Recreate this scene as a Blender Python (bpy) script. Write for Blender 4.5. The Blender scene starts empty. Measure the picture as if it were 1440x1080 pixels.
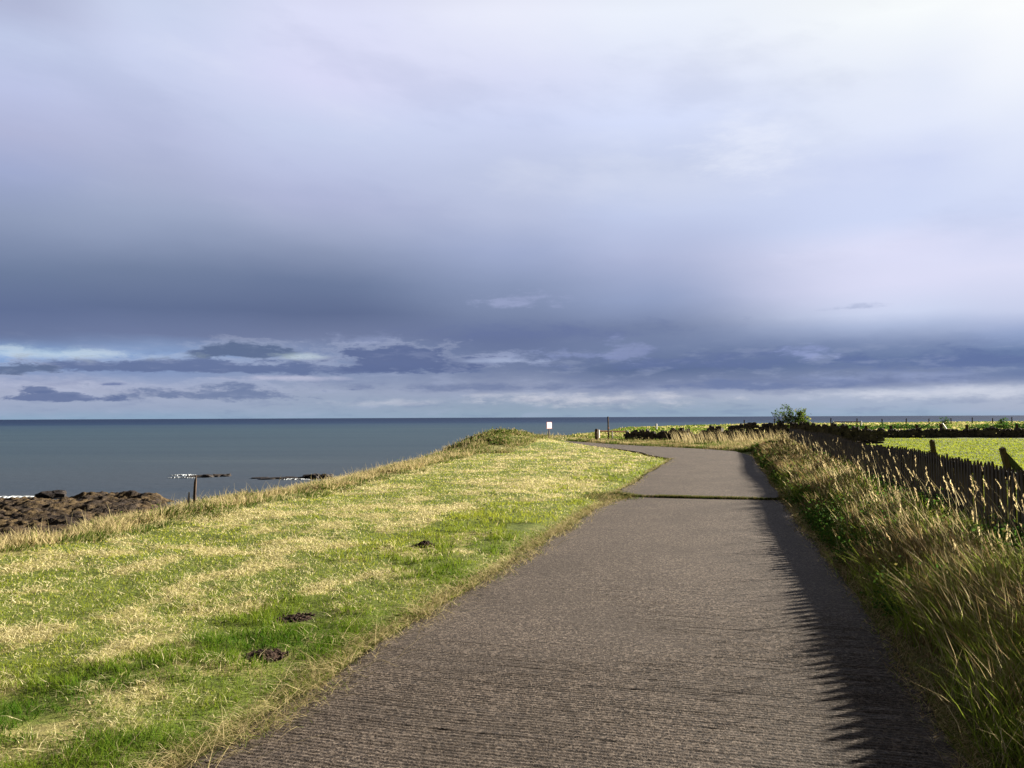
import bpy, math, random
import numpy as np
from mathutils import Vector, Matrix, Euler
R = math.radians
random.seed(7); rng = np.random.default_rng(11)
S = bpy.context.scene; COL = S.collection

# ------------------------------------------------------------------ camera
cam = bpy.data.cameras.new('camera'); camo = bpy.data.objects.new('camera', cam); COL.objects.link(camo)
cam.sensor_width = 36; cam.lens = 28.75; cam.clip_start = .05; cam.clip_end = 120000
camo.matrix_world = Matrix.Translation((0, 0, 1.6)) @ Euler((R(90+2.34), 0, 0)).to_matrix().to_4x4() @ Matrix.Rotation(R(-.24), 4, 'Z')
S.camera = camo
S.view_settings.view_transform = 'Standard'; S.view_settings.look = 'None'
S.view_settings.exposure = 1.75; S.view_settings.gamma = 1; S.view_settings.use_curve_mapping = False

# ------------------------------------------------------------------ sun
SUN_AZ, SUN_EL = 68.0, 17.4            # clockwise from +Y, above the horizon
sd = bpy.data.lights.new('sun', 'SUN'); sun = bpy.data.objects.new('sun', sd); COL.objects.link(sun)
sd.energy = 5.0; sd.angle = R(.5); sd.color = (1, .92, .78)
v = Vector((math.sin(R(SUN_AZ))*math.cos(R(SUN_EL)), math.cos(R(SUN_AZ))*math.cos(R(SUN_EL)), math.sin(R(SUN_EL))))
sun.rotation_euler = v.to_track_quat('Z', 'Y').to_euler(); sun.location = v*60

# ------------------------------------------------------------------ node maths helper
def lin(c): return tuple(((x/255)/12.92 if x/255 <= .04045 else ((x/255+.055)/1.055)**2.4) for x in c)
class Nd:
    def __init__(s, nt): s.nt = nt
    def new(s, t, **k):
        n = s.nt.nodes.new(t)
        for a, b in k.items(): setattr(n, a, b)
        return n
    def put(s, sock, val):
        if isinstance(val, V): s.nt.links.new(val.o, sock)
        elif isinstance(val, (tuple, list)):
            sock.default_value = tuple(val)+(1,) if len(val) == 3 and len(sock.default_value) == 4 else tuple(val)
        else: sock.default_value = val
    def m(s, op, *a):
        n = s.new('ShaderNodeMath', operation=op)
        for i, x in enumerate(a): s.put(n.inputs[i], x)
        return V(s, n.outputs[0])
    def mix(s, f, a, b, bt='MIX'):
        n = s.new('ShaderNodeMix', data_type='RGBA', blend_type=bt)
        s.put(n.inputs[0], f); s.put(n.inputs[6], a); s.put(n.inputs[7], b)
        return V(s, n.outputs[2])
    def sm(s, x, a, b):
        n = s.new('ShaderNodeMapRange', interpolation_type='SMOOTHSTEP')
        s.put(n.inputs[0], x); s.put(n.inputs[1], a); s.put(n.inputs[2], b)
        return V(s, n.outputs[0])
    def noise(s, vec, scale, detail=4, rough=.5, dist=0, out=0):
        n = s.new('ShaderNodeTexNoise')
        if vec is not None: s.put(n.inputs['Vector'], vec)
        s.put(n.inputs['Scale'], scale); s.put(n.inputs['Detail'], detail); s.put(n.inputs['Roughness'], rough); s.put(n.inputs['Distortion'], dist)
        return V(s, n.outputs[out])
    def vec(s, x, y, z):
        n = s.new('ShaderNodeCombineXYZ')
        for i, q in enumerate((x, y, z)): s.put(n.inputs[i], q)
        return V(s, n.outputs[0])
    def sep(s, v):
        n = s.new('ShaderNodeSeparateXYZ'); s.put(n.inputs[0], v)
        return [V(s, o) for o in n.outputs]
    def map(s, v, sc=(1, 1, 1), rot=(0, 0, 0)):
        n = s.new('ShaderNodeMapping'); s.put(n.inputs[0], v); n.inputs['Scale'].default_value = sc; n.inputs['Rotation'].default_value = rot
        return V(s, n.outputs[0])
    def ramp(s, f, stops, interp='LINEAR'):
        n = s.new('ShaderNodeValToRGB'); r = n.color_ramp; r.interpolation = interp
        while len(r.elements) > 1: r.elements.remove(r.elements[-1])
        for i, (p, c) in enumerate(stops):
            e = r.elements[0] if i == 0 else r.elements.new(p)
            e.position = p; e.color = tuple(c)+(1,)
        s.put(n.inputs[0], f)
        return V(s, n.outputs[0])
    def attr(s, name):
        n = s.new('ShaderNodeAttribute', attribute_name=name); return V(s, n.outputs['Fac'])
    def pos(s): return V(s, s.new('ShaderNodeNewGeometry').outputs['Position'])
    def obj(s): return V(s, s.new('ShaderNodeTexCoord').outputs['Object'])
class V:
    def __init__(s, n, o): s.n, s.o = n, o
    def __add__(s, b): return s.n.m('ADD', s, b)
    __radd__ = __add__
    def __sub__(s, b): return s.n.m('SUBTRACT', s, b)
    def __rsub__(s, b): return s.n.m('SUBTRACT', b, s)
    def __mul__(s, b): return s.n.m('MULTIPLY', s, b)
    __rmul__ = __mul__
    def __truediv__(s, b): return s.n.m('DIVIDE', s, b)

# ------------------------------------------------------------------ sky: clear Nishita air behind a painted-in-direction cloud field
CK = .2973     # cloud radiance for exposure 1.75
def build_world():
    lin = lambda c: tuple(q*CK for q in globals()['lin'](c))
    w = bpy.data.worlds.new('World'); S.world = w; w.use_nodes = True; nt = w.node_tree; nt.nodes.clear(); N = Nd(nt)
    d = V(N, N.new('ShaderNodeTexCoord').outputs['Generated']); x, y, z = N.sep(d)
    az = N.m('ARCTAN2', x, y)*57.2958
    el = N.m('ARCSINE', z)*57.2958
    f = 1150.
    def A(px, py=587): return math.degrees(math.atan((px-720)/f))
    def E(py, px=720): return math.degrees(math.atan((587-py)/f*math.cos(R(A(px)))))
    # cloud texture: soft warp
    big = N.noise(N.vec(az*.035, el*.07, 3.1), 1, 5, .5)-.5
    big2 = N.noise(N.vec(az*.03, el*.06, 9.7), 1, 4, .5)-.5
    fine = N.noise(N.vec(az*.10, el*.30, 1.7), 1, 8, .58)-.5
    up = N.sm(el, 4, 14)
    low = 1-N.sm(el, 3.5, 6)
    elw = el + big2*3*up + fine*1.0
    azw = az + big*7 + fine*2
    cols = {
      0: [(0,(181,188,217)),(45,(194,204,233)),(110,(188,196,229)),(180,(177,183,215)),(240,(160,171,207)),(300,(144,157,187)),(340,(128,142,173)),(380,(109,125,157)),(430,(97,112,149)),(468,(107,121,157)),(496,(141,173,218)),(520,(132,151,190)),(550,(165,173,198)),(575,(153,167,194)),(586,(143,168,195))],
      200: [(0,(203,212,238)),(60,(204,212,240)),(110,(198,206,235)),(180,(185,192,223)),(240,(173,181,211)),(300,(157,169,198)),(340,(141,154,184)),(380,(114,129,160)),(430,(97,112,147)),(468,(110,123,159)),(496,(141,167,208)),(520,(132,151,190)),(550,(165,173,198)),(575,(153,167,194)),(586,(143,168,195))],
      450: [(0,(220,223,248)),(100,(216,218,246)),(170,(200,209,237)),(230,(188,196,227)),(280,(176,183,215)),(320,(161,171,201)),(350,(143,155,185)),(400,(108,123,156)),(440,(95,109,144)),(472,(114,126,160)),(495,(127,143,178)),(520,(130,145,179)),(550,(155,166,191)),(575,(151,167,191)),(586,(146,167,192))],
      720: [(0,(231,234,251)),(90,(217,221,246)),(160,(207,215,244)),(230,(192,201,229)),(300,(183,192,221)),(350,(160,172,206)),(400,(137,151,184)),(440,(122,136,169)),(475,(103,117,155)),(520,(115,129,163)),(550,(151,161,188)),(575,(146,164,185)),(586,(145,166,188))],
      900: [(0,(235,241,253)),(90,(221,227,249)),(160,(213,222,250)),(230,(194,204,232)),(300,(191,202,233)),(360,(175,184,216)),(420,(147,161,196)),(460,(118,132,166)),(490,(115,130,165)),(520,(93,110,147)),(545,(130,142,175)),(560,(165,174,196)),(575,(149,166,187)),(586,(147,168,191))],
      1290: [(0,(248,252,254)),(100,(229,235,250)),(180,(224,231,251)),(230,(206,215,244)),(310,(207,217,246)),(350,(222,224,248)),(400,(219,221,246)),(440,(204,213,239)),(460,(175,188,219)),(485,(127,143,179)),(508,(104,123,162)),(525,(122,136,169)),(541,(119,133,170)),(554,(177,186,207)),(575,(162,176,200)),(586,(152,173,197))],
      1440: [(0,(252,254,255)),(100,(241,245,254)),(200,(223,230,250)),(300,(209,218,246)),(380,(221,223,247)),(440,(199,207,234)),(470,(151,167,204)),(500,(105,126,166)),(535,(115,131,169)),(550,(181,189,209)),(575,(168,178,200)),(586,(155,176,203))],
    }
    out = None; prev = None
    for px, st in cols.items():
        k = CK
        stops = sorted([(max(0, E(py, px))/60, lin(c)) for py, c in st], key=lambda q: q[0])
        top = stops[-1][1]
        stops += [(31/60, tuple(q*.8 for q in top)), (37/60, (.04,.04,.04)), (48/60, (.014,.013,.012))]  # overhead, out of view: sky darkened so ground shadows go deeper
        c = N.ramp(elw/60, stops, 'EASE' if False else 'LINEAR')
        if out is None: out = c
        else: out = N.mix(N.sm(azw, prev, A(px)), out, c)
        prev = A(px)
    # rear of the sky: invented dark grey, unseen, to cut ambient light and deepen shadows
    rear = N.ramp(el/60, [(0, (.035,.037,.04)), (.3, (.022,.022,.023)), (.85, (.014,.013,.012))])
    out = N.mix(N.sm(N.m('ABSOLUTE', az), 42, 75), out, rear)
    # ---- individual clouds, placed by direction
    n_sh = (N.noise(N.vec(az*.30+fine*1.2, el*1.0, 5.), 1, 11, .68)-.5)*2.9
    def blob(px, py, rx, ry, ns=1.5, k1=0., k2=1., seed=0., flat=0):
        a0, e0 = A(px), E(py, px); ra, re = rx/f*57.3*.9, ry/f*57.3
        n = n_sh; u = (az-a0)/ra; q = (el-e0)/re
        if flat: q = N.m('MAXIMUM', q, q*(-flat))
        g = 1 - N.m('SQRT', u*u+q*q) + n*ns
        return N.sm(g, k1, k2)
    # gaps of clear air
    clear = blob(60, 494, 190, 11, .9, 0, .9, 1.)
    clear = N.m('MAXIMUM', clear, blob(425, 500, 60, 7, 1.0, .1, .9, 2.))
    # light hazy cloud
    for (px, py, rx, ry, c, ns, se, am) in [
        (60, 540, 200, 22, (178,183,208), 1., 31, .7), (400, 530, 120, 5, (188,190,214), 1., 32, .8),
        (700, 505, 120, 12, (158,170,204), 1.6, 33, .7), (840, 561, 210, 13, (200,203,216), 1.3, 34, .95), (560, 566, 160, 6, (190,196,212), 1.2, 35, .8),
        (1330, 555, 240, 12, (206,211,226), 1.0, 35, .9), (1250, 532, 200, 12, (150,163,200), 1.3, 36, .7),
        (520, 478, 70, 14, (150,162,198), 1.2, 37, .6), (1060, 205, 110, 60, (238,242,255), .9, 38, .45),
        (1330, 350, 260, 30, (222,224,250), .8, 39, .5)]:
        out = N.mix(blob(px, py, rx, ry, ns, 0, 1.2, se)*am, out, lin(c))
    dark = (90, 107, 147); mid = (104, 119, 162)
    for (px, py, rx, ry, c, ns, se, am, k2) in [
        (300, 516, 430, 14, (98,114,160), 1.15, 41, .95, .45), (560, 510, 140, 26, (92,107,154), 1.15, 42, .95, .45),
        (345, 494, 82, 16, dark, 1.0, 43, .95, .4), (30, 516, 50, 12, dark, 1.3, 44, .9, .5),
        (300, 554, 190, 14, (108,124,166), 1.5, 45, .9, .7), (85, 557, 75, 9, (98,114,160), 1.6, 46, .9, .5),
        (45, 546, 30, 7, (98,114,160), 1.4, 47, .9, .5), (700, 545, 330, 12, (112,126,168), 1.3, 48, .8, 1.),
        (1000, 512, 260, 20, (98,114,163), 1.4, 49, .8, 1.), (1400, 512, 240, 24, (96,114,165), 1.2, 50, .85, 1.),
        (1080, 545, 200, 11, (108,124,170), 1.3, 51, .8, .8), (780, 470, 260, 22, (100,114,163), 1.2, 52, .6, 1.2),
        (1200, 434, 60, 6, (165,176,212), 1.4, 53, .6, 1.)]:
        if am >= .9: out = N.mix(blob(px-4, py-5, rx*1.03, ry*1.15, ns, -.05, .35, se, 2.2)*.28, out, lin((180,188,212)))
        c = (c[0]+2, c[1]+2, c[2]-4)
        out = N.mix(blob(px, py, rx, ry, ns, 0, k2, se, 1.8)*am, out, lin(c))
    for (px, py, rx, ry, c, ns, se, am) in [
        (722, 424, 78, 17, (156,166,202), 1.5, 61, .75), (885, 497, 48, 24, (138,150,190), 1.6, 62, .75),
        (1140, 501, 40, 12, (150,163,206), 1.6, 63, .8), (800, 500, 60, 12, (135,148,190), 1.6, 64, .7),
        (160, 538, 22, 4, (98,114,160), 1.2, 65, .8), (700, 508, 90, 5, (165,178,208), 1.3, 66, .7)]:
        out = N.mix(blob(px, py, rx, ry, ns, 0, .9, se, 1.6)*am, out, lin(c))
    # soft streaks through the high overcast
    n4 = N.noise(N.vec(az*.06+el*.05, el*.16, 40.), 1, 6, .55)-.5
    upm = N.sm(el, 8, 13)
    out = N.mix(N.sm(n4, .0, .22)*N.sm(el, 12, 17)*.26, out, lin((240,243,254)))
    out = N.mix(N.sm(n4*(-1), .0, .18)*upm*.18, out, lin((150,162,198)))
    # fine mottling of the low cloud
    n3 = N.noise(N.vec(az*.35, el*1.5, 20.), 1, 7, .6)-.5
    out = N.mix(N.sm(n3, .0, .18)*low*.24, out, lin((172,182,210)))
    out = N.mix(N.sm(n3*(-1), .0, .18)*low*.22, out, lin((98,114,158)))
    sky = N.new('ShaderNodeTexSky', sky_type='NISHITA'); sky.sun_disc = False
    sky.sun_elevation = R(SUN_EL); sky.sun_rotation = R(SUN_AZ)
    b1 = N.new('ShaderNodeBackground'); b1.inputs[1].default_value = .12; nt.links.new(sky.outputs[0], b1.inputs[0])
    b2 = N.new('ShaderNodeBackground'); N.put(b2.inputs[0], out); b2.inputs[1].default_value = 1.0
    ms = N.new('ShaderNodeMixShader'); N.put(ms.inputs[0], 1-clear*.15)
    nt.links.new(b1.outputs[0], ms.inputs[1]); nt.links.new(b2.outputs[0], ms.inputs[2])
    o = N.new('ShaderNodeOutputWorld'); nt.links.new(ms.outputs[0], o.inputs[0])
build_world()

# ------------------------------------------------------------------ object helpers
def props(o, label=None, cat=None, group=None, kind=None):
    for k, v in (('label', label), ('category', cat), ('group', group), ('kind', kind)):
        if v: o[k] = v
    return o
def empty(name, loc=(0, 0, 0), rz=0):
    o = bpy.data.objects.new(name, None); COL.objects.link(o); o.location = loc; o.rotation_euler = (0, 0, rz); o.empty_display_size = .2
    return o
class MB:
    def __init__(s): s.v = []; s.f = []
    def add(s, vs, fs):
        b = len(s.v); s.v += [tuple(q) for q in vs]; s.f += [tuple(i+b for i in f) for f in fs]
    def box(s, c, d, M=None, jit=0):
        vs = [Vector(((i & 1)-.5, ((i >> 1) & 1)-.5, ((i >> 2) & 1)-.5)) for i in range(8)]
        vs = [Vector((q.x*d[0], q.y*d[1], q.z*d[2])) for q in vs]
        if jit: vs = [q+Vector((random.uniform(-jit, jit), random.uniform(-jit, jit), random.uniform(-jit, jit))) for q in vs]
        if M is not None: vs = [M @ q for q in vs]
        s.add([q+Vector(c) for q in vs], [(0, 2, 3, 1), (4, 5, 7, 6), (0, 1, 5, 4), (2, 6, 7, 3), (0, 4, 6, 2), (1, 3, 7, 5)])
    def tube(s, pts, rs, n=6):
        pts = [Vector(p) for p in pts]; b = []
        for i, p in enumerate(pts):
            t = (pts[min(i+1, len(pts)-1)]-pts[max(i-1, 0)]).normalized()
            a = t.cross(Vector((.3, .9, .1))).normalized(); c = t.cross(a)
            b += [p+(a*math.cos(2*math.pi*k/n)+c*math.sin(2*math.pi*k/n))*rs[i] for k in range(n)]
        fs = [(i*n+k, i*n+(k+1) % n, (i+1)*n+(k+1) % n, (i+1)*n+k) for i in range(len(pts)-1) for k in range(n)]
        fs += [tuple(range(n))[::-1], tuple((len(pts)-1)*n+k for k in range(n))]
        s.add(b, fs)
    def rock(s, c, d, n=10, seed=0, rough=.22):
        rr = random.Random(seed); ph = [rr.uniform(0, 6) for _ in range(9)]
        vs, fs = [], []; m = n//2+1
        for i in range(m+1):
            th = math.pi*i/m
            for k in range(n):
                a = 2*math.pi*k/n
                u = Vector((math.sin(th)*math.cos(a), math.sin(th)*math.sin(a), math.cos(th)))
                r = 1+rough*(math.sin(3*u.x+ph[0])*math.sin(2.6*u.y+ph[1])+.7*math.sin(6*u.z+ph[2]+4*u.x)*math.cos(5*u.y+ph[3]))+rr.uniform(-rough, rough)*.45
                q = Vector([math.copysign(abs(t)**.7, t) for t in u])*r
                vs.append(Vector((q.x*d[0]/2, q.y*d[1]/2, q.z*d[2]/2))+Vector(c))
        for i in range(m):
            for k in range(n): fs.append((i*n+k, (i+1)*n+k, (i+1)*n+(k+1) % n, i*n+(k+1) % n))
        s.add(vs, fs)
    def build(s, name, mat, parent=None, smooth=False):
        me = bpy.data.meshes.new(name); me.from_pydata(s.v, [], s.f); me.materials.append(mat); me.update()
        if smooth: me.polygons.foreach_set('use_smooth', [True]*len(me.polygons))
        o = bpy.data.objects.new(name, me); COL.objects.link(o); o.parent = parent
        return o
def npmesh(name, verts, tris, mat, attrs={}, parent=None, smooth=False, quads=False):
    k = tris.shape[1]
    me = bpy.data.meshes.new(name); me.vertices.add(len(verts)); me.vertices.foreach_set('co', verts.astype(np.float32).ravel())
    me.loops.add(tris.size); me.loops.foreach_set('vertex_index', tris.astype(np.int32).ravel())
    me.polygons.add(len(tris)); me.polygons.foreach_set('loop_start', np.arange(0, tris.size, k, dtype=np.int32))
    if smooth: me.polygons.foreach_set('use_smooth', np.ones(len(tris), dtype=bool))
    me.update(calc_edges=True)
    for a, val in attrs.items():
        at = me.attributes.new(a, 'FLOAT', 'POINT'); at.data.foreach_set('value', val.astype(np.float32).ravel())
    me.materials.append(mat)
    o = bpy.data.objects.new(name, me); COL.objects.link(o); o.parent = parent
    return o

# ------------------------------------------------------------------ numpy noise and site plan
def _h(ix, iy, s):
    n = (ix.astype(np.int64)*374761393 + iy.astype(np.int64)*668265263 + s*1442695041) & 0x7fffffff
    n = ((n ^ (n >> 13))*1274126177) & 0x7fffffff
    return ((n ^ (n >> 16)) & 0xffff)/65535.
def vn(x, y, s=0):
    ix, iy = np.floor(x), np.floor(y); fx, fy = x-ix, y-iy; fx = fx*fx*(3-2*fx); fy = fy*fy*(3-2*fy)
    a, b, c, d = _h(ix, iy, s), _h(ix+1, iy, s), _h(ix, iy+1, s), _h(ix+1, iy+1, s)
    return a+(b-a)*fx+(c-a)*fy+(a-b-c+d)*fx*fy
def fbm(x, y, s=0, o=4, r=.5):
    t = 0; a = 1; n = 0
    for i in range(o): t = t+a*vn(x*2**i+i*17.3, y*2**i-i*9.1, s+i); n += a; a *= r
    return t/n
def ss(x, a, b):
    t = np.clip((x-a)/(b-a), 0, 1); return t*t*(3-2*t)
PA = R(15.6); sa, ca = math.sin(PA), math.cos(PA)      # heading of the lane
def sw(x, y): return x*sa+y*ca, x*ca-y*sa              # along / across the lane
def sh(s): return np.interp(s, [0, 8, 16, 32, 42], [0, .02, .27, .56, .60])     # verge and fence close in on the lane
def xy(s, w): return s*sa+w*ca, s*ca-w*sa
EDGE_L, EDGE_R, FENCE_W = -2.43, .97, 2.95
JOINT_S = 16.2
PATH = [xy(-8, EDGE_L), xy(JOINT_S, EDGE_L), xy(25, EDGE_L), xy(29, EDGE_L), xy(30.5, EDGE_L-.04), (5.55, 33.2), (5.6, 35.6), (5.3, 38.3), (4.9, 41), (4.0, 44), (3.0, 46.6), (2.0, 49), (1.6, 52),
        (3.8, 52.5), (4.6, 50), (5.6, 46.5), (6.8, 43.7), (8, 41.5), (9.2, 38.8), (9.9, 36.6), xy(35.2, .40), xy(32, .41), xy(25, .56), xy(16, .70), xy(8, EDGE_R), xy(-8, EDGE_R)]
def inpoly(x, y, P):
    r = np.zeros(x.shape, bool); n = len(P)
    for i in range(n):
        (x1, y1), (x2, y2) = P[i], P[(i+1) % n]
        if y1 == y2: continue
        r ^= ((y1 > y) != (y2 > y)) & (x < (x2-x1)*(y-y1)/(y2-y1)+x1)
    return r
def pdist(x, y, P, closed=True):
    d = np.full(x.shape, 1e9); n = len(P)
    for i in range(n if closed else n-1):
        (x1, y1), (x2, y2) = P[i], P[(i+1) % n]; dx, dy = x2-x1, y2-y1
        t = np.clip(((x-x1)*dx+(y-y1)*dy)/(dx*dx+dy*dy), 0, 1)
        d = np.minimum(d, np.hypot(x-x1-t*dx, y-y1-t*dy))
    return d
CY = [-400, -60, 0, 8, 12, 16, 21, 28, 36, 42, 48, 54, 60, 75, 120, 150, 170, 215, 260, 300]
CX = [-14, -9.5, -8.7, -8, -7.3, -6.6, -5.5, -4.7, -4.0, -3.7, -2.6, -1, 1.5, 5.5, 16, 32, 50, 135, 330, 700]
MY = [-60, 5, 9.3, 11.2, 13.5, 15.7, 19.5, 29.7, 38, 47, 52, 60]
MX = [-9, -6.8, -5.8, -5.2, -4.8, -4.3, -3.5, -2.1, -.4, 1.5, 2.4, 5]
def coastd(x, y):
    y0 = y; c = np.interp(y0, CY, CX); sl = (np.interp(y0+1, CY, CX)-np.interp(y0-1, CY, CX))/2
    d = (x-c)/np.sqrt(1+sl*sl)
    return d + (fbm(x*.35, y*.35, 5, 3)-.5)*1.4*np.clip(.6+np.abs(y)/60, .6, 3)
SL = -8.0
WALL = [(7.4, 52.5), (10.5, 50.5), (13, 48.6), (16.6, 47), (20.8, 46)]
def ground_h(x, y):
    s, w = sw(x, y); d = coastd(x, y)
    inp = inpoly(x, y, PATH); pd = np.where(inp, 0, pdist(x, y, PATH))
    h = (fbm(x*.6, y*.6, 1, 3)-.5)*.10*ss(pd, 0, 1.2) + (fbm(x*4, y*4, 2, 3)-.5)*.035*ss(pd, .02, .25)
    h = h + .05*ss(pd, .02, .5)
    w = w+sh(s); h = h + .16*ss(w, 1.0, 2.4)*(1-ss(w, 3.2, 5))*(s < 42)                       # bank under the paling fence
    h = h + .74*np.exp(-((x+.6)/np.where(x < -.6, 2.7, 2.9))**2-((y-45)/5.5)**2) + .22*np.exp(-((x-2)/4)**2-((y-57)/4)**2)
    h = h - .30*(1-ss(d, -.2, 2.0))
    cl = 1-ss(d, -4.5, 0); st = np.where((y > 38) & (y < 54), 1-ss(d, -1.6, .1), cl)
    h = h - 8.6*st + (fbm(x*1.3, y*1.3, 8, 4)-.5)*1.2*st
    return h

# ------------------------------------------------------------------ materials
def mat(name):
    m = bpy.data.materials.new(name); m.use_nodes = True; nt = m.node_tree; N = Nd(nt); p = nt.nodes['Principled BSDF']
    p.inputs['Specular IOR Level'].default_value = .25; p.inputs['Roughness'].default_value = .85
    return m, N, p
def bump(N, p, h, strength=.5, dist=.02):
    b = N.new('ShaderNodeBump'); b.inputs['Strength'].default_value = strength; b.inputs['Distance'].default_value = dist
    N.put(b.inputs['Height'], h); N.nt.links.new(b.outputs[0], p.inputs['Normal'])
def simple(name, c1, c2, scale=8, rough=.85, bs=.4, bd=.01, stretch=(1, 1, 1), detail=6):
    m, N, p = mat(name); o = N.map(N.obj(), stretch)
    n = N.noise(o, scale, detail, .6); N.put(p.inputs['Base Color'], N.mix(N.sm(n, .3, .7), c1, c2))
    p.inputs['Roughness'].default_value = rough
    bump(N, p, N.noise(o, scale*3, 5, .6), bs, bd)
    return m
def grass_mat(name, g0, g1, d0, d1, trans=.35):
    m, N, p = mat(name)
    dry, tone = N.attr('dry'), N.attr('tone')
    c = N.mix(N.sm(dry, .35, .65), N.mix(tone, g0, g1), N.mix(tone, d0, d1))
    N.put(p.inputs['Base Color'], c); p.inputs['Roughness'].default_value = .85; p.inputs['Specular IOR Level'].default_value = .08
    t = N.new('ShaderNodeBsdfTranslucent'); N.put(t.inputs[0], c)
    ms = N.new('ShaderNodeMixShader'); ms.inputs[0].default_value = trans
    N.nt.links.new(p.outputs[0], ms.inputs[1]); N.nt.links.new(t.outputs[0], ms.inputs[2])
    N.nt.links.new(ms.outputs[0], N.nt.nodes['Material Output'].inputs[0])
    return m
M_MOWN = grass_mat('mown_grass', (.050, .125, .008), (.46, .47, .055), (.46, .38, .14), (.90, .81, .50), .48)
M_TALL = grass_mat('tall_grass', (.035, .065, .010), (.32, .40, .05), (.19, .10, .034), (.80, .68, .38), .55)
M_PALE = grass_mat('pale_grass', (.07, .11, .02), (.20, .23, .045), (.26, .20, .08), (.58, .48, .26))
M_LEAF = grass_mat('broad_leaves', (.03, .08, .012), (.11, .22, .035), (.12, .10, .03), (.2, .17, .05), .4)

def ground_mat():
    m, N, p = mat('grassy_ground'); P = N.pos(); dry, soil, far = N.attr('dry'), N.attr('soil'), N.attr('far')
    n1 = N.noise(P, 9, 8, .65); n2 = N.noise(P, 45, 6, .7); n3 = N.noise(N.map(P, (1, 1, 1)), .35, 4, .5)
    g = N.mix(n1, (.070, .11, .014), (.20, .24, .035)); st = N.mix(n2, (.22, .20, .055), (.46, .41, .16))
    c = N.mix(N.sm(dry+(n1-.5)*.8, .35, .65), g, st)
    c = N.mix(N.sm(n2, .62, .42)*.35, c, (.045, .04, .02))
    c = N.mix(far*.8, c, N.mix(N.sm(N.noise(N.map(P, (.25, 1, 1)), .12, 4, .5), .42, .6), (.055, .085, .015), (.17, .165, .055)))
    so = N.mix(n1, (.055, .030, .018), (.16, .09, .05))
    c = N.mix(N.sm(soil+(n1-.5)*.3, .4, .6), c, so)
    N.put(p.inputs['Base Color'], c); p.inputs['Roughness'].default_value = .95
    bump(N, p, n2+n1*2, .7, .03)
    return m
def path_mat():
    m, N, p = mat('ribbed_concrete'); P = N.obj()
    ag = N.noise(P, 130, 4, .75); ag2 = N.noise(P, 95, 3, .6); big = N.noise(P, .9, 5, .55); mid = N.noise(P, 5, 5, .6)
    vo = N.new('ShaderNodeTexVoronoi'); N.put(vo.inputs['Vector'], P); vo.inputs['Scale'].default_value = 75
    vc = N.sep(V(N, vo.outputs['Color']))[0]
    c = N.mix(N.sm(ag, .40, .62), (.026, .018, .014), (.37, .305, .26))
    c = N.mix(N.sm(vc, .76, .90)*.8, c, (.50, .43, .38))
    c = N.mix(N.sm(vc, .30, .12)*.75, c, (.03, .022, .02))
    c = N.mix(N.sm(big, .38, .66)*.4, c, (.105, .085, .070))
    c = N.mix(N.sm(mid, .56, .72)*.25, c, (.23, .20, .17))
    # lime-pale scuffs across the lane
    sc = N.noise(N.map(P, (1.1, 4.5, 1), (0, 0, -PA)), 1.2, 4, .7)
    c = N.mix(N.sm(sc, .66, .74)*.45, c, (.30, .26, .22))
    moss = N.attr('moss')
    c = N.mix(N.sm(moss+(mid-.5)*.8, .45, .75)*.75, c, N.mix(ag2, (.07, .075, .02), (.16, .13, .05)))
    c = N.mix(1.0, c, (.46, .425, .385), 'MULTIPLY')
    N.put(p.inputs['Base Color'], c); p.inputs['Roughness'].default_value = .8; p.inputs['Specular IOR Level'].default_value = .35
    bump(N, p, ag*.5+ag2+vc*.5, .9, .006)
    return m
def sea_mat():
    m, N, p = mat('sea_water'); P = N.pos(); x, y, z = N.sep(P)
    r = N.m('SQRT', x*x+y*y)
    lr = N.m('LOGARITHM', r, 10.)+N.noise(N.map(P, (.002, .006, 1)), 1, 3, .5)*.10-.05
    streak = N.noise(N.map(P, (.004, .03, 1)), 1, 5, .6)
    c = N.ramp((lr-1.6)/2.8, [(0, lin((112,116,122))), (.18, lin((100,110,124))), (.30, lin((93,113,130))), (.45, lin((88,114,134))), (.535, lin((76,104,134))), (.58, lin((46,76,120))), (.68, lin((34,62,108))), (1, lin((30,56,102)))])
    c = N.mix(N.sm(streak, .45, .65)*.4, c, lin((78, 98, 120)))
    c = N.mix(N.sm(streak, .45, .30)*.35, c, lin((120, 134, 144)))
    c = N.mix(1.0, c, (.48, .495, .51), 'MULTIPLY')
    N.put(p.inputs['Base Color'], c); p.inputs['Roughness'].default_value = .6; p.inputs['Specular IOR Level'].default_value = .06
    w = N.noise(N.map(P, (.35, 1, 1)), .9, 5, .6)
    bump(N, p, w, .6, .25)
    return m
def rock_mat():
    m, N, p = mat('weedy_rock'); P = N.pos()
    n = N.noise(P, .5, 6, .6); n2 = N.noise(P, 1.5, 8, .75)
    c = N.mix(N.sm(n, .4, .62), (.030, .020, .013), (.105, .070, .030)); c = N.mix(N.sm(n2, .55, .72)*.6, c, (.22, .16, .11))
    c = N.mix(N.sm(n2, .50, .38)*.9, c, (.030, .018, .014))
    N.put(p.inputs['Base Color'], c); p.inputs['Roughness'].default_value = .75
    bump(N, p, n2, .9, .4)
    return m
M_GROUND, M_PATH, M_SEA, M_ROCK = ground_mat(), path_mat(), sea_mat(), rock_mat()
M_DARKROCK = simple('wet_dark_rock', (.012, .011, .011), (.04, .03, .025), 2, .7, .8, .1)
M_PALING = simple('weathered_paling', (.05, .042, .035), (.13, .11, .09), 5, .9, .5, .004, (6, 6, .6))
M_POST = simple('old_timber', (.045, .032, .025), (.13, .09, .065), 10, .9, .6, .006, (4, 4, .5))
M_STONE = simple('dry_stone', (.035, .030, .028), (.13, .11, .095), 3.5, .95, .8, .03)
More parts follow.
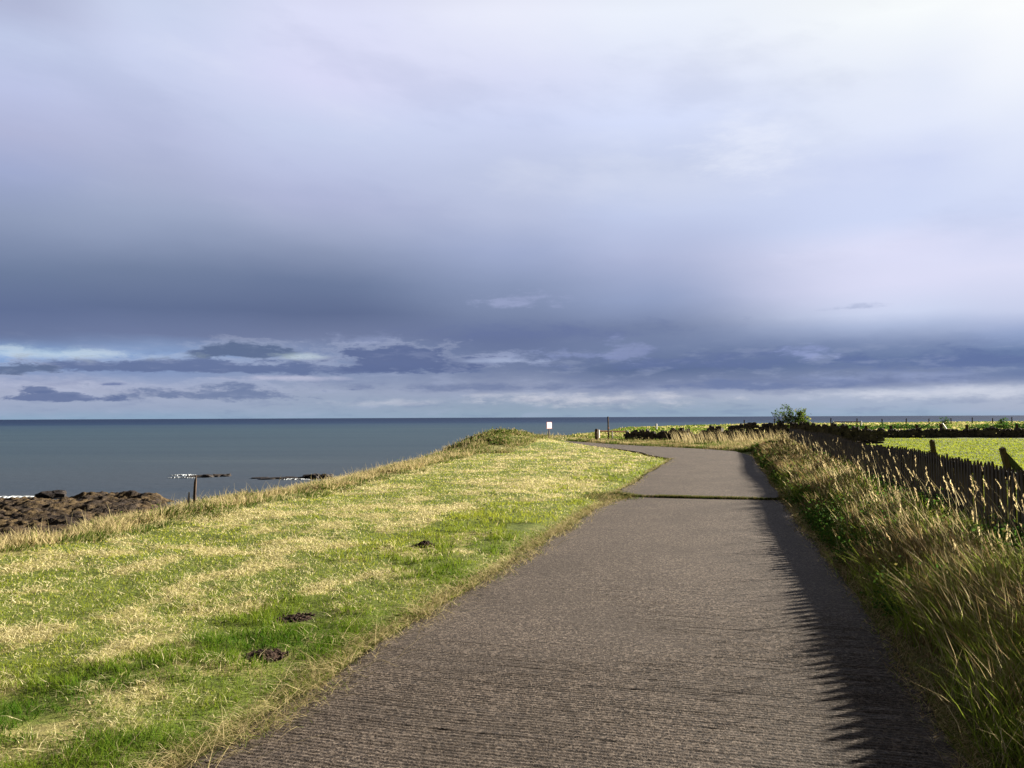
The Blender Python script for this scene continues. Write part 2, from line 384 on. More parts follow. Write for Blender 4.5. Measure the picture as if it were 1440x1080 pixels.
M_SOIL = simple('mole_soil', (.018, .011, .008), (.075, .045, .032), 30, 1, .9, .02)
M_WHITE = simple('white_paint', (.70, .68, .70), (.82, .80, .82), 4, .6, .1, .001)
M_BARK = simple('grey_bark', (.10, .085, .07), (.2, .17, .15), 20, .9, .5, .004)
M_RUST = simple('rusty_rail', (.16, .07, .04), (.30, .15, .09), 6, .85, .3, .004)
M_RED = simple('faded_red_border', (.45, .16, .17), (.55, .25, .25), 6, .6, .1, .001)
M_FOAM = simple('sea_foam', (.30, .34, .39), (.66, .69, .72), 3, .9, .5, .05)
M_PALESTONE = simple('pale_stone', (.30, .27, .25), (.48, .44, .42), 6, .9, .5, .01)

# ------------------------------------------------------------------ ground sheet (polar grid, fine near the camera)
def dryness(x, y):
    # straw left in rows by the mower, rows heading about 20 degrees right of the view
    a = R(20); u = x*math.cos(a)-y*math.sin(a); v = x*math.sin(a)+y*math.cos(a)
    n = .5+.62*(fbm(u*1.5, v*.50, 21, 4)-.5) + .75*(fbm(x*2.3, y*2.3, 22, 3)-.5) + .22*(fbm(x*9, y*9, 25, 2)-.5)
    s, w = sw(x, y)
    near_path = ss(-w, 2.35, 3.6)                      # greener beside the lane
    return np.clip((n-.5)*2.3+.38, 0, 1)*(.25+.75*near_path) - .0
SOILS = [(-1.06, 9.95, .13), (-1.70, 6.55, .17), (-1.62, 5.40, .14), (.2, 11.6, .33), (-2.45, 5.9, .10), (-2.35, 4.2, .12)]
def build_ground():
    rr = np.concatenate([np.geomspace(.6, 60, 430), np.geomspace(61, 900, 150)])
    th = np.concatenate([np.linspace(-48, 48, 640), np.linspace(48.6, 311.4, 200)])
    th = R(1)*th; Rr, T = np.meshgrid(rr, th, indexing='ij'); x = Rr*np.sin(T); y = Rr*np.cos(T)
    h = ground_h(x, y); n, k = x.shape
    h = np.where((y > 300) | ((coastd(x, y) < -9)), np.minimum(h, SL-1.2), h)
    # seaward half: push the sheet below the sea
    h = np.maximum(h, SL-1.5)
    verts = np.stack([x, y, h], -1).reshape(-1, 3); verts = np.vstack([verts, [[0, 0, 0]]])
    i, j = np.meshgrid(np.arange(n-1), np.arange(k), indexing='ij'); j2 = (j+1) % k
    q = np.stack([i*k+j, i*k+j2, (i+1)*k+j2, (i+1)*k+j], -1).reshape(-1, 4)
    c = len(verts)-1; jj = np.arange(k)
    dry = dryness(x, y); s, w = sw(x, y); d = coastd(x, y)
    pd = pdist(x, y, PATH)
    dry = np.where(pd < .2, .6, dry)
    strip = (x < np.interp(y, MY, MX)); dry = np.where(strip, .35+.5*fbm(x, y, 31, 3), dry)
    right = (w > 3.1) & (y < 60); dry = np.where(right, np.clip(fbm(x*.4, y*.8, 33, 3)*.9-.25, 0, .4), dry)
    verge = (w > EDGE_R) & (w < 3.1); dry = np.where(verge, .5, dry)
    soil = np.where(verge, .46, 0.) + (1-ss(d, -1.6, .0))*.9*(y > 34)+(1-ss(d, -6, -1.5))*.9
    far = ss(y, 56, 66)*(x > 0)
    a = lambda q_: np.append(q_.ravel(), 0)
    q = q[:, ::-1]
    o = npmesh('ground', verts, q, M_GROUND, {'dry': a(dry), 'soil': a(soil), 'far': a(far)}, smooth=True)
    props(o, 'grassy clifftop land rising from the rocky shore', 'ground', kind='structure')
build_ground()

def build_sea():
    rr = np.concatenate([[0], np.geomspace(30, 90000, 70)]); n = 120
    T = np.linspace(0, 2*np.pi, n, endpoint=False); Rr, T = np.meshgrid(rr, T, indexing='ij')
    v = np.stack([Rr*np.sin(T), Rr*np.cos(T), np.full(Rr.shape, SL)], -1).reshape(-1, 3)
    i, j = np.meshgrid(np.arange(len(rr)-1), np.arange(n), indexing='ij'); j2 = (j+1) % n
    q = np.stack([i*n+j, (i+1)*n+j, (i+1)*n+j2, i*n+j2], -1).reshape(-1, 4)[:, ::-1]
    # drop the degenerate centre ring's inner faces: they still close the sheet
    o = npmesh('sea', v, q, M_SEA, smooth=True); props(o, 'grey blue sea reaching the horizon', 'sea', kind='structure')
build_sea()

# ------------------------------------------------------------------ lane: brushed concrete slabs with real ribs near the camera
def build_path():
    # near slab up to the joint
    rows = np.concatenate([np.arange(-8, 2, .1), np.arange(2, 12, .0075), np.arange(12, JOINT_S-.02, .03), [JOINT_S-.02]])
    def slab(name, rows, z0, label):
        ww = np.linspace(EDGE_L, EDGE_R, 110); s, w = np.meshgrid(rows, ww, indexing='ij'); w = w-sh(s)*(w-EDGE_L)/(EDGE_R-EDGE_L)
        wob = (fbm(s*1.1, w*0+.5, 41, 3)-.5)*.16; edge = np.abs((w-(EDGE_L+EDGE_R)/2)/((EDGE_R-EDGE_L)/2))
        w2 = w+wob*edge*np.sign(w+.7)
        x, y = xy(s, w2); ph = s+.012*(fbm(w*1.3, s*.4, 42, 3)-.5)*4+.01*w
        rib = (.5+.5*np.sin(ph*2*np.pi/.034+3*fbm(s*1.5, w*.5, 48, 2)))*.40*ss(s, 8.5, 5)+.08+.30*fbm(ph*24, ph*0+w*.8, 43, 2)+.3*vn(ph*55, w*1.6, 44)+.32*vn(ph*75, w*62, 47)
        amp = .35+.65*np.clip(ss(fbm(s*.5, w*.6, 45, 3), .38, .6)+ss(s, 6, 4.5), 0, 1)
        z = z0+.0115*(rib-.6)*amp*ss(s, 11, 6)*(s > 2) + .012*(fbm(s*.7, w*.7, 46, 3)-.5)
        n, k = x.shape; v = np.stack([x, y, z], -1).reshape(-1, 3)
        i, j = np.meshgrid(np.arange(n-1), np.arange(k-1), indexing='ij')
        q = np.stack([i*k+j, i*k+j+1, (i+1)*k+j+1, (i+1)*k+j], -1).reshape(-1, 4)
        # skirt: down the outline
        ring = np.concatenate([np.arange(k), k*np.arange(1, n)+k-1, (n-1)*k+np.arange(k-2, -1, -1), k*np.arange(n-2, 0, -1)])
        lo = v[ring].copy(); lo[:, 2] -= .09; b = len(v); v = np.vstack([v, lo]); m_ = len(ring); r2 = np.arange(m_)
        q = np.vstack([q, np.stack([ring, np.roll(ring, -1), b+np.roll(r2, -1), b+r2], -1)])
        q[-m_:] = q[-m_:, ::-1]
        moss = .42*ss(w, .1, .8)+.5*ss(-w, 2.2, 2.43); moss = np.append(moss.ravel(), np.ones(m_)*.5)
        o = npmesh(name, v, q, M_PATH, {'moss': moss}); props(o, label, 'path', kind='structure')
    slab('path', rows, .03, 'ribbed brown grey concrete lane in the foreground')
    slab('path', np.concatenate([[JOINT_S+.03], np.arange(JOINT_S+.06, 30.5, .08)]), .065, 'farther slab of the lane beyond the mossy joint')
    # the bend: from s=30.5 round to the left
    P = [xy(30.47, EDGE_L), (5.55, 33.2), (5.6, 35.6), (5.3, 38.3), (4.9, 41), (4.0, 44), (3.0, 46.6), (2.0, 49), (1.6, 52)]
    Q = [xy(30.47, .44), xy(33, .41), (9.9, 36.6), (9.2, 38.8), (8, 41.5), (6.8, 43.7), (5.6, 46.5), (4.6, 50), (3.8, 52.5)]
    v = []; m_ = 24
    for a, b in zip(P, Q): v += [(a[0]+(b[0]-a[0])*t/m_, a[1]+(b[1]-a[1])*t/m_, .062) for t in range(m_+1)]
    v = np.array(v); k = m_+1; i, j = np.meshgrid(np.arange(len(P)-1), np.arange(m_), indexing='ij')
    q = np.stack([i*k+j, i*k+j+1, (i+1)*k+j+1, (i+1)*k+j], -1).reshape(-1, 4)
    o = npmesh('path', v, q, M_PATH, {'moss': np.zeros(len(v))}); props(o, 'far bend of the lane turning left to the gate', 'path', kind='structure')
build_path()

# ------------------------------------------------------------------ vegetation
def ribbons(P, h, w, ba, bend, seg=2, face=None, flat=None):
    """P (N,3) roots; h height; w width; ba bend azimuth; bend sideways reach as fraction of h"""
    n = len(P); face = rng.uniform(0, np.pi, n) if face is None else face
    wd = np.stack([np.cos(face), np.sin(face), np.zeros(n)], -1); bd = np.stack([np.sin(ba), np.cos(ba), np.zeros(n)], -1)
    V_ = np.zeros((n, 2*seg+1, 3))
    for i in range(seg+1):
        t = i/seg; c = P+bd*(bend*h*(.35*t+.65*t*t))[:, None]; c[:, 2] += h*t*(1-.25*np.clip(bend, 0, 1.5)*t)
        ww = (w*(1-t**1.6)*.5)[:, None]
        if i < seg: V_[:, 2*i] = c-wd*ww; V_[:, 2*i+1] = c+wd*ww
        else: V_[:, 2*seg] = c
    T = []
    for i in range(seg-1): a = 2*i; T += [(a, a+1, a+3), (a, a+3, a+2)]
    T.append((2*seg-2, 2*seg-1, 2*seg)); T = np.array(T)
    tri = (np.arange(n)[:, None, None]*(2*seg+1)+T[None]).reshape(-1, 3)
    return V_.reshape(-1, 3), tri, 2*seg+1
class Veg:
    def __init__(s): s.V = []; s.T = []; s.d = []; s.t = []; s.n = 0
    def add(s, P, h, w, ba, bend, dry, tone, seg=2, face=None):
        if len(P) == 0: return
        v, t, k = ribbons(P, h, w, ba, bend, seg, face); s.V.append(v); s.T.append(t+s.n); s.n += len(v)
        s.d.append(np.repeat(dry, k)); s.t.append(np.repeat(np.clip(tone, 0, 1), k))
    def raw(s, v, t, dry, tone):
        s.V.append(v); s.T.append(t+s.n); s.n += len(v); s.d.append(dry); s.t.append(tone)
    def leaves(s, C, size, dry, tone, up=.5):
        """leaf-sized rhombus faces with random attitude at C"""
        n = len(C); a = rng.normal(size=(n, 3)); a[:, 2] *= up; a /= np.linalg.norm(a, axis=1)[:, None]
        b = np.cross(a, rng.normal(size=(n, 3))); b /= np.linalg.norm(b, axis=1)[:, None]; sz = size[:, None]
        v = np.stack([C-a*sz*.5, C+b*sz*.3, C+a*sz*.5, C-b*sz*.3], 1).reshape(-1, 3)
        t = (np.arange(n)[:, None, None]*4+np.array([(0, 1, 2), (0, 2, 3)])[None]).reshape(-1, 3)
        s.raw(v, t, np.repeat(dry, 4), np.repeat(np.clip(tone, 0, 1), 4))
    def build(s, name, m, parent=None):
        return npmesh(name, np.vstack(s.V), np.vstack(s.T), m, {'dry': np.concatenate(s.d), 'tone': np.concatenate(s.t)}, parent)
def polar(n, r0, r1, t0=-50, t1=50):
    r = np.exp(rng.uniform(np.log(r0), np.log(r1), n)); t = R(1)*rng.uniform(t0, t1, n)
    return r*np.sin(t), r*np.cos(t), r
def clear_soil(x, y, k=1.):
    ok = np.ones(x.shape, bool)
    for (a, b, c) in SOILS: ok &= np.hypot(x-a, (y-b)*.8) > c*k*(.75+.5*vn(x*9, y*9, 3))
    return ok
def P3(x, y, dz=0): return np.stack([x, y, ground_h(x, y)+dz-.01], -1)

def mown():
    g = Veg(); x, y, r = polar(620000, 1.6, 62)
    s, w = sw(x, y)
    ok = (x > np.interp(y, MY, MX)+(fbm(x, y, 61, 2)-.5)*.5) & (w < EDGE_L+.6) | ((y > 30) & (x > np.interp(y, MY, MX)) & (x < 6.4) & (w < 3))
    ok &= ~inpoly(x, y, PATH) & clear_soil(x, y)
    x, y, r = x[ok], y[ok], r[ok]; w = sw(x, y)[1]; n = len(x)
    pd = pdist(x, y, PATH)
    D = dryness(x, y); lush = ss(fbm(x*1.1, y*1.1, 63, 3)+.20*ss(r, 9, 4.5), .42, .58)*ss(-w, 5.0, 3.4)
    clump = ss(fbm(x*5, y*5, 64, 2), .4, .7)
    h = (.022+.022*rng.random(n)+lush*(.03+.045*rng.random(n))*clump)*(1+.010*r)
    wd = np.maximum(.0032, .00105*r)*(.7+.6*rng.random(n))
    fringe = 1-ss(pd, .03, .22)
    dry = (rng.random(n) < np.clip(D*.72+.20+fringe*.35-lush*.55, .03, .85)).astype(float)
    patch = fbm(x*.7, y*.7, 65, 3)
    tone = np.where(dry > .5, .2+.75*rng.random(n)-.35*fringe, .25+.75*(patch-.2)+.25*(rng.random(n)-.5)-.22*lush+.25*ss(r, 6, 14))
    g.add(P3(x, y), h, wd, rng.uniform(0, 6.28, n), .2+1.0*rng.random(n)*(1+dry*.8), dry, tone)
    # cut straw lying about
    x, y, r = polar(260000, 1.8, 45); w = sw(x, y)[1]; D = dryness(x, y)
    pd = pdist(x, y, PATH)
    pk = np.clip((D-.25)*1.6, .05, 1)*(1-.75*ss(fbm(x*1.1, y*1.1, 63, 3)+.20*ss(r, 9, 4.5), .42, .58)*ss(-w, 5.0, 3.4))+(1-ss(pd, .05, .32))*.8
    ok = (rng.random(len(x)) < pk) & (x > np.interp(y, MY, MX)) & (w < EDGE_L+.12-rng.random(len(x))**2*.0) & (~inpoly(x, y, PATH) | (rng.random(len(x)) < .05)) & clear_soil(x, y, .8)
    x, y, r = x[ok], y[ok], r[ok]; n = len(x)
    p = P3(x, y); p[:, 2] += .012+.028*rng.random(n)
    g.add(p, (.025+.055*rng.random(n)**2)*(1+.015*r), np.maximum(.0018, .0007*r)*(.7+.6*rng.random(n)), np.where(rng.random(n) < .5, R(200), R(20))+rng.normal(0, .9, n), 1.0+1.9*rng.random(n), np.ones(n), .35+.65*rng.random(n)-.25*(1-ss(pdist(x, y, PATH), .05, .35)))
    o = g.build('grass', M_MOWN); props(o, 'mown yellow green grass with straw left lying in rows', 'grass', kind='stuff')
mown()

def edge_fringe():
    g = Veg(); n = 11000
    s = np.exp(rng.uniform(np.log(2.2), np.log(31), n)); off = rng.normal(.0, .075, n)+.06*(fbm(s*2.1, s*0+8, 74, 3)-.5)*3
    x, y = xy(s, EDGE_L-off+(fbm(s*1.3, s*0, 71, 3)-.5)*.25); r = np.hypot(x, y); p = P3(x, y); p[:, 2] = np.maximum(p[:, 2], .035)
    cl = fbm(s*3, s*0+3, 72, 2)
    g.add(p, (.025+.07*rng.random(n)**2)*(.5+cl), np.maximum(.0022, .0008*r), rng.uniform(0, 6.28, n), .8+2.4*rng.random(n), (rng.random(n) < .62).astype(float), .2+.8*rng.random(n))
    # long straws
    n = 900; s = rng.uniform(2.4, 18, n); x, y = xy(s, EDGE_L-rng.normal(.0, .12, n)); p = P3(x, y); p[:, 2] = .05
    g.add(p, .10+.12*rng.random(n), np.full(n, .004), np.where(rng.random(n) < .5, R(30), R(200))+rng.normal(0, .5, n), 2.4+rng.random(n), np.ones(n), .5+.5*rng.random(n), 3)
    # moss and grass in the joint
    n = 9000; w = rng.uniform(EDGE_L-.1, EDGE_R+.2, n); dens = fbm(w*2.2, w*0, 73, 3); s = JOINT_S+.03+rng.normal(.02, .035, n)+.05*(dens-.5); x, y = xy(s, w); ok = rng.random(n) < np.clip(dens*2-.4, .15, 1); x, y, w = x[ok], y[ok], w[ok]; n = len(x)
    e = ss(-w, 1.9, 2.45)
    g.add(np.stack([x, y, np.full(n, .035)], -1), .03+.035*rng.random(n)+.10*e*rng.random(n), np.full(n, .016), rng.uniform(0, 6.28, n), .5+rng.random(n), (rng.random(n) < .35).astype(float), .35*rng.random(n))
    # small weed tuft at the left end of the joint
    n = 1500; x, y = xy(JOINT_S+rng.normal(-.15, .28, n), EDGE_L-.02+rng.normal(0, .22, n)); g.add(P3(x, y), .05+.11*rng.random(n), np.full(n, .018), rng.uniform(0, 6.28, n), .5+rng.random(n), (rng.random(n) < .4).astype(float), .3*rng.random(n))
    o = g.build('grass', M_PALE); props(o, 'dead brown grass fringing the left edge of the lane and its joint', 'grass', kind='stuff')
edge_fringe()

def cliff_grass():
    g = Veg(); x, y, r = polar(330000, 6, 75, -52, 18)
    d = coastd(x, y); mx = np.interp(y, MY, MX)
    ok = (d > np.where(y > 35, .1, -1.8)) & (x < mx+(fbm(x*.8, y*.8, 81, 3)-.4)*1.0) & ~inpoly(x, y, PATH) & (y < 75) | ((y > 47) & (y < 75) & (d > -.6) & (x < 9) & ~inpoly(x, y, PATH) & ~((x > 1.4) & (x < 4) & (y < 53)))
    x, y, r = x[ok], y[ok], r[ok]; n = len(x); d = coastd(x, y)
    cl = fbm(x*1.3, y*1.3, 82, 3); c2 = fbm(x*4, y*4, 83, 2)
    band = ss(x-np.interp(y, MY, MX), -.7, -.15)*(1-ss(x-np.interp(y, MY, MX), 0, .8))     # dark green lip beside the mown part
    mound = ss(y, 33, 38)*(1-ss(x, -1, 1.5))
    h = (.05+.18*ss(cl, .35, .65)*(.5+c2)*rng.random(n)+.05*rng.random(n))*(1-.45*band)*(1-.35*mound)
    drp = np.clip(.92-.7*band-.6*ss(cl, .52, .66)-.30*mound, .08, .95)
    dry = (rng.random(n) < drp).astype(float)
    tone = np.where(dry > .5, .25+.75*rng.random(n)-.25*mound, .1+.5*cl+.4*(rng.random(n)-.4)-.25*band)
    g.add(P3(x, y), h, np.maximum(.006, .0011*r)*(.7+.6*rng.random(n)), R(80)+rng.normal(0, 1.1, n), .2+.9*rng.random(n), dry, tone, 2)
    n = 90000; yy = np.exp(rng.uniform(np.log(6), np.log(50), n)); a_, b_ = np.interp(yy, CY, CX), np.interp(yy, MY, MX); t = rng.random(n); xx = a_-np.where(yy > 35, -.3, .8)+(b_-a_+.6)*t; cl2 = fbm(xx*1.2, yy*1.2, 84, 3); ok = cl2 > .40; xx, yy, cl2 = xx[ok], yy[ok], cl2[ok]; n = len(xx); rr = np.hypot(xx, yy)
    g.add(P3(xx, yy), (.04+.16*rng.random(n)**1.3)*(.2+1.25*ss(cl2, .4, .62)), np.maximum(.004, .0009*rr), rng.uniform(0, 6.28, n), .2+.9*rng.random(n), (rng.random(n) < .80-.35*(yy > 34)).astype(float), .5+.5*rng.random(n)-.3*(yy > 34), 2)
    # scattered tall pale stems standing against the sea
    n = 1100; yy = rng.uniform(9, 60, n); xx = np.interp(yy, CY, CX)+.3+rng.random(n)**2*2.2; rr = np.hypot(xx, yy)
    g.add(P3(xx, yy), .18+.28*rng.random(n)**1.5, np.maximum(.004, .0006*rr), rng.uniform(0, 6.28, n), .1+.5*rng.random(n), np.ones(n), .6+.4*rng.random(n), 3)
    for _ in range(60):
        a, b = rng.normal(.0, 2.6), rng.normal(43.5, 4); m_ = 150; rad = random.uniform(.2, .5); c = rng.normal(size=(m_, 3))*np.array([rad*1.5, rad, rad*.20]); c[:, 2] = np.abs(c[:, 2]); gx, gy = c[:, 0]+a, c[:, 1]+b
        okk = coastd(gx, gy) > -1.5; okk &= gx < np.interp(gy, MY, MX)-.2; cc = np.stack([gx, gy, ground_h(gx, gy)+c[:, 2]+.03], -1)[okk]
        if len(cc): g.leaves(cc, .07+.07*rng.random(len(cc)), (rng.random(len(cc)) < .3).astype(float), random.uniform(-.3, .4)+.4*rng.random(len(cc)), .8)
    # low dark scrub and weeds: leaf clumps
    n0 = 70; yy = rng.uniform(10, 56, n0); xx = np.interp(yy, CY, CX)+.3+rng.random(n0)*np.maximum(.3, (np.interp(yy, MY, MX)-np.interp(yy, CY, CX))*.95)
    for a, b in zip(xx, yy):
        m_ = 120; rad = random.uniform(.08, .25); c = rng.normal(size=(m_, 3))*np.array([rad, rad, rad*.45]); c[:, 2] = np.abs(c[:, 2])
        gx, gy = c[:, 0]+a, c[:, 1]+b; cc = np.stack([gx, gy, ground_h(gx, gy)+c[:, 2]+.02], -1)
        g.leaves(cc, .025+.03*rng.random(m_), (rng.random(m_) < .25).astype(float), .5*rng.random(m_)+.1)
    o = g.build('grass', M_PALE); props(o, 'long pale dry grass along the cliff edge and over the mound', 'grass', kind='stuff')
cliff_grass()

def seedheads(g, top, dirv, size, dry, tone):
    n = len(top)
    for k in range(8):
        c = top-dirv*(size*(k*.15))[:, None]+rng.normal(0, 1, (n, 3))*(size*.03)[:, None]
        a = dirv+rng.normal(0, .28, (n, 3)); a /= np.linalg.norm(a, axis=1)[:, None]; b = np.cross(a, rng.normal(size=(n, 3))); b /= np.linalg.norm(b, axis=1)[:, None]; z = (size*.20)[:, None]
        v = np.stack([c-a*z, c+b*z*.28, c+a*z, c-b*z*.28], 1).reshape(-1, 3)
        t = (np.arange(n)[:, None, None]*4+np.array([(0, 1, 2), (0, 2, 3)])[None]).reshape(-1, 3)
        g.raw(v, t, np.repeat(dry, 4), np.repeat(np.clip(tone+.15*rng.random(n), 0, 1), 4))
def verge():
    xy = lambda s, w: globals()['xy'](s, w-sh(s))
    g = Veg()
    def pts(n, s0, s1, w0, w1):
        s = np.exp(rng.uniform(np.log(s0), np.log(s1), n)); w = rng.uniform(w0, w1, n); x, y = xy(s, w); return x, y, s, w
    LEAN = R(-75)       # wind has laid it over towards the lane
    # under-storey
    x, y, s, w = pts(300000, 1.8, 40, .88, 3.3); n = len(x); r = np.hypot(x, y)
    edge = ss(w+(fbm(s*1.5, s*0, 90, 3)-.5)*.35, .95, 1.45); ok = rng.random(n) < .12+.88*edge
    x, y, s, w, r, edge = x[ok], y[ok], s[ok], w[ok], r[ok], edge[ok]; n = len(x)
    cl = fbm(s*.9, w*1.4, 91, 3); c2 = fbm(s*3.5, w*4, 92, 2); green = np.clip(ss(fbm(s*.8, w*1.3, 93, 3), .44, .56)+(1-ss(s, 4, 7))*.7, 0, 1)
    hol = ss(fbm(s*1.6, w*2.2, 97, 2), .34, .55)
    h = (.03+(.03+.34*hol)*edge*(.25+cl)*(.4+.9*c2)*rng.random(n)+.06*edge*rng.random(n))*(1-.6*ss(w, 1.9, 2.8)*ss(s, 24, 14))
    drp = np.clip(.62-.75*green+.25*(c2-.5)+.25*(1-edge), .08, .92); dry = (rng.random(n) < drp).astype(float)
    tone = np.where(dry > .5, .0+.9*rng.random(n)**1.8, .15+.6*(cl-.2)+.4*(rng.random(n)-.5)+.25*green)
    g.add(P3(x, y), h, np.maximum(.004, .0011*r)*(.7+.6*rng.random(n)), rng.uniform(0, 6.28, n), .3+.9*rng.random(n), dry, tone, 2)
    # long dry tussocks
    nt = 520; ts = np.exp(rng.uniform(np.log(3.2), np.log(40), nt)); tw = 1.35+1.35*rng.random(nt)
    keep = fbm(ts*.8, tw*1.1, 94, 2) > .40; ts, tw = ts[keep], tw[keep]
    for a, b in zip(ts, tw):
        m_ = int(random.uniform(45, 120)); k = min(random.uniform(.55, 1.15), (b-.25)*.75)*(.5 if b > 2.1 and a < 18 else 1); sp = random.uniform(.04, .13)
        x, y = xy(a+rng.normal(0, sp, m_), b+rng.normal(0, sp, m_)); r = np.hypot(x, y)
        gold = random.random()
        g.add(P3(x, y), (.22+.34*rng.random(m_))*k, np.maximum(.0032, .0008*r), LEAN+random.gauss(0, .9)+rng.normal(0, .7, m_), random.uniform(.0, .5)+.45*rng.random(m_), (rng.random(m_) < .55+.4*gold).astype(float), .05+.95*rng.random(m_)**1.6*(.4+.6*gold), 3)
    for a, b in ((6.2, 1.75), (6.9, 2.0), (7.6, 1.7), (8.3, 2.1), (9.4, 1.8), (10.8, 2.0), (5.4, 2.05), (13, 1.9), (15.5, 2.1), (18.5, 1.8)):
        m_ = 150; x, y = xy(a+rng.normal(0, .15, m_), b+rng.normal(0, .13, m_)); g.add(P3(x, y), (.38+.34*rng.random(m_))*(1 if b > 1.9 else .82)*(.8 if a < 8 else 1), np.full(m_, .0045+.0004*a), LEAN+rng.normal(0, .6, m_), .15+.6*rng.random(m_), (rng.random(m_) < .82).astype(float), .1+.9*rng.random(m_)**1.3, 4)
    # green tussocks in the near corner and beside the lane
    for _ in range(125):
        a, b = (rng.uniform(3.2, 7.5), rng.uniform(1.2, 2.7)) if _ < 85 else (rng.uniform(7, 30), rng.uniform(1.15, 2.4))
        m_ = 110; x, y = xy(a+rng.normal(0, .12, m_), b+rng.normal(0, .10, m_)); g.add(P3(x, y), (.16+.26*rng.random(m_))*(1+.25*(b > 1.8)), np.full(m_, .0045+.0004*a), rng.uniform(0, 6.28, m_), .3+.8*rng.random(m_), (rng.random(m_) < .12).astype(float), .55+.45*rng.random(m_), 3)
    # seeding stems
    n = 560; s = np.exp(rng.uniform(np.log(3.6), np.log(41), n)); w = 1.5+1.6*rng.random(n)**.7; x, y = xy(s, w)
    ok = (fbm(s*.7, w*.9, 95, 2) > .42); x, y = x[ok], y[ok]; n = len(x); r = np.hypot(x, y); p = P3(x, y)
    h = np.minimum(.50+.42*rng.random(n), .42*(sw(x, y)[1]-.30)+.05); ba = LEAN+rng.normal(0, 1.1, n); be = .08+.55*rng.random(n)
    g.add(p, h, np.maximum(.0026, .0006*r), ba, be, np.ones(n), .45+.5*rng.random(n), 4)
    bd = np.stack([np.sin(ba), np.cos(ba), np.zeros(n)], -1)
    top = p+bd*(be*h)[:, None]; top[:, 2] += h*(1-.25*be); dv = bd*.75*be[:, None]+np.array([0, 0, .8]); dv /= np.linalg.norm(dv, axis=1)[:, None]
    seedheads(g, top, dv, np.maximum(.05+.07*rng.random(n), .0022*r), np.ones(n), .3+.45*rng.random(n))
    # litter along the right edge of the lane
    n = 9000; s = np.exp(rng.uniform(np.log(2.2), np.log(34), n)); off = rng.normal(.05, .06, n); x, y = xy(s, EDGE_R+off+(fbm(s*1.4, s*0+2, 98, 3)-.5)*.15); p = P3(x, y); p[:, 2] = np.maximum(p[:, 2], .035)
    g.add(p, (.02+.06*rng.random(n)**2), np.maximum(.0024, .0009*np.hypot(x, y)), rng.uniform(0, 6.28, n), .8+2*rng.random(n), (rng.random(n) < .75).astype(float), .1+.8*rng.random(n))
    o = g.build('grass', M_TALL); props(o, 'tall gold and brown seeding grass between the lane and the paling fence', 'grass', kind='stuff')
    # broad-leaved weeds
    g = Veg()
    for (n0, s0, s1) in ((240, 6.5, 13), (420, 12, 40)):
        ts = rng.uniform(s0, s1, n0); tw = 1.15+1.7*rng.random(n0); keep = fbm(ts*.6, tw*1.2, 96, 2) > .5
        for a, b in zip(ts[keep], tw[keep]):
            m_ = 150; rad = random.uniform(.10, .22); c = rng.normal(size=(m_, 3))*np.array([rad, rad, rad*.7]); c[:, 2] = np.abs(c[:, 2])
            x, y = xy(a+c[:, 0], np.maximum(b+c[:, 1], 1.0+.15*rng.random(m_))); cc = np.stack([x, y, ground_h(x, y)+c[:, 2]+.03], -1)
            g.leaves(cc, (.014+.022*rng.random(m_))*(1+.03*a), (rng.random(m_) < .12).astype(float), .1+.8*rng.random(m_), .7)
    o = g.build('weeds', M_LEAF); props(o, 'low broad leaved green weeds in the right hand verge', 'weeds', kind='stuff')
verge()

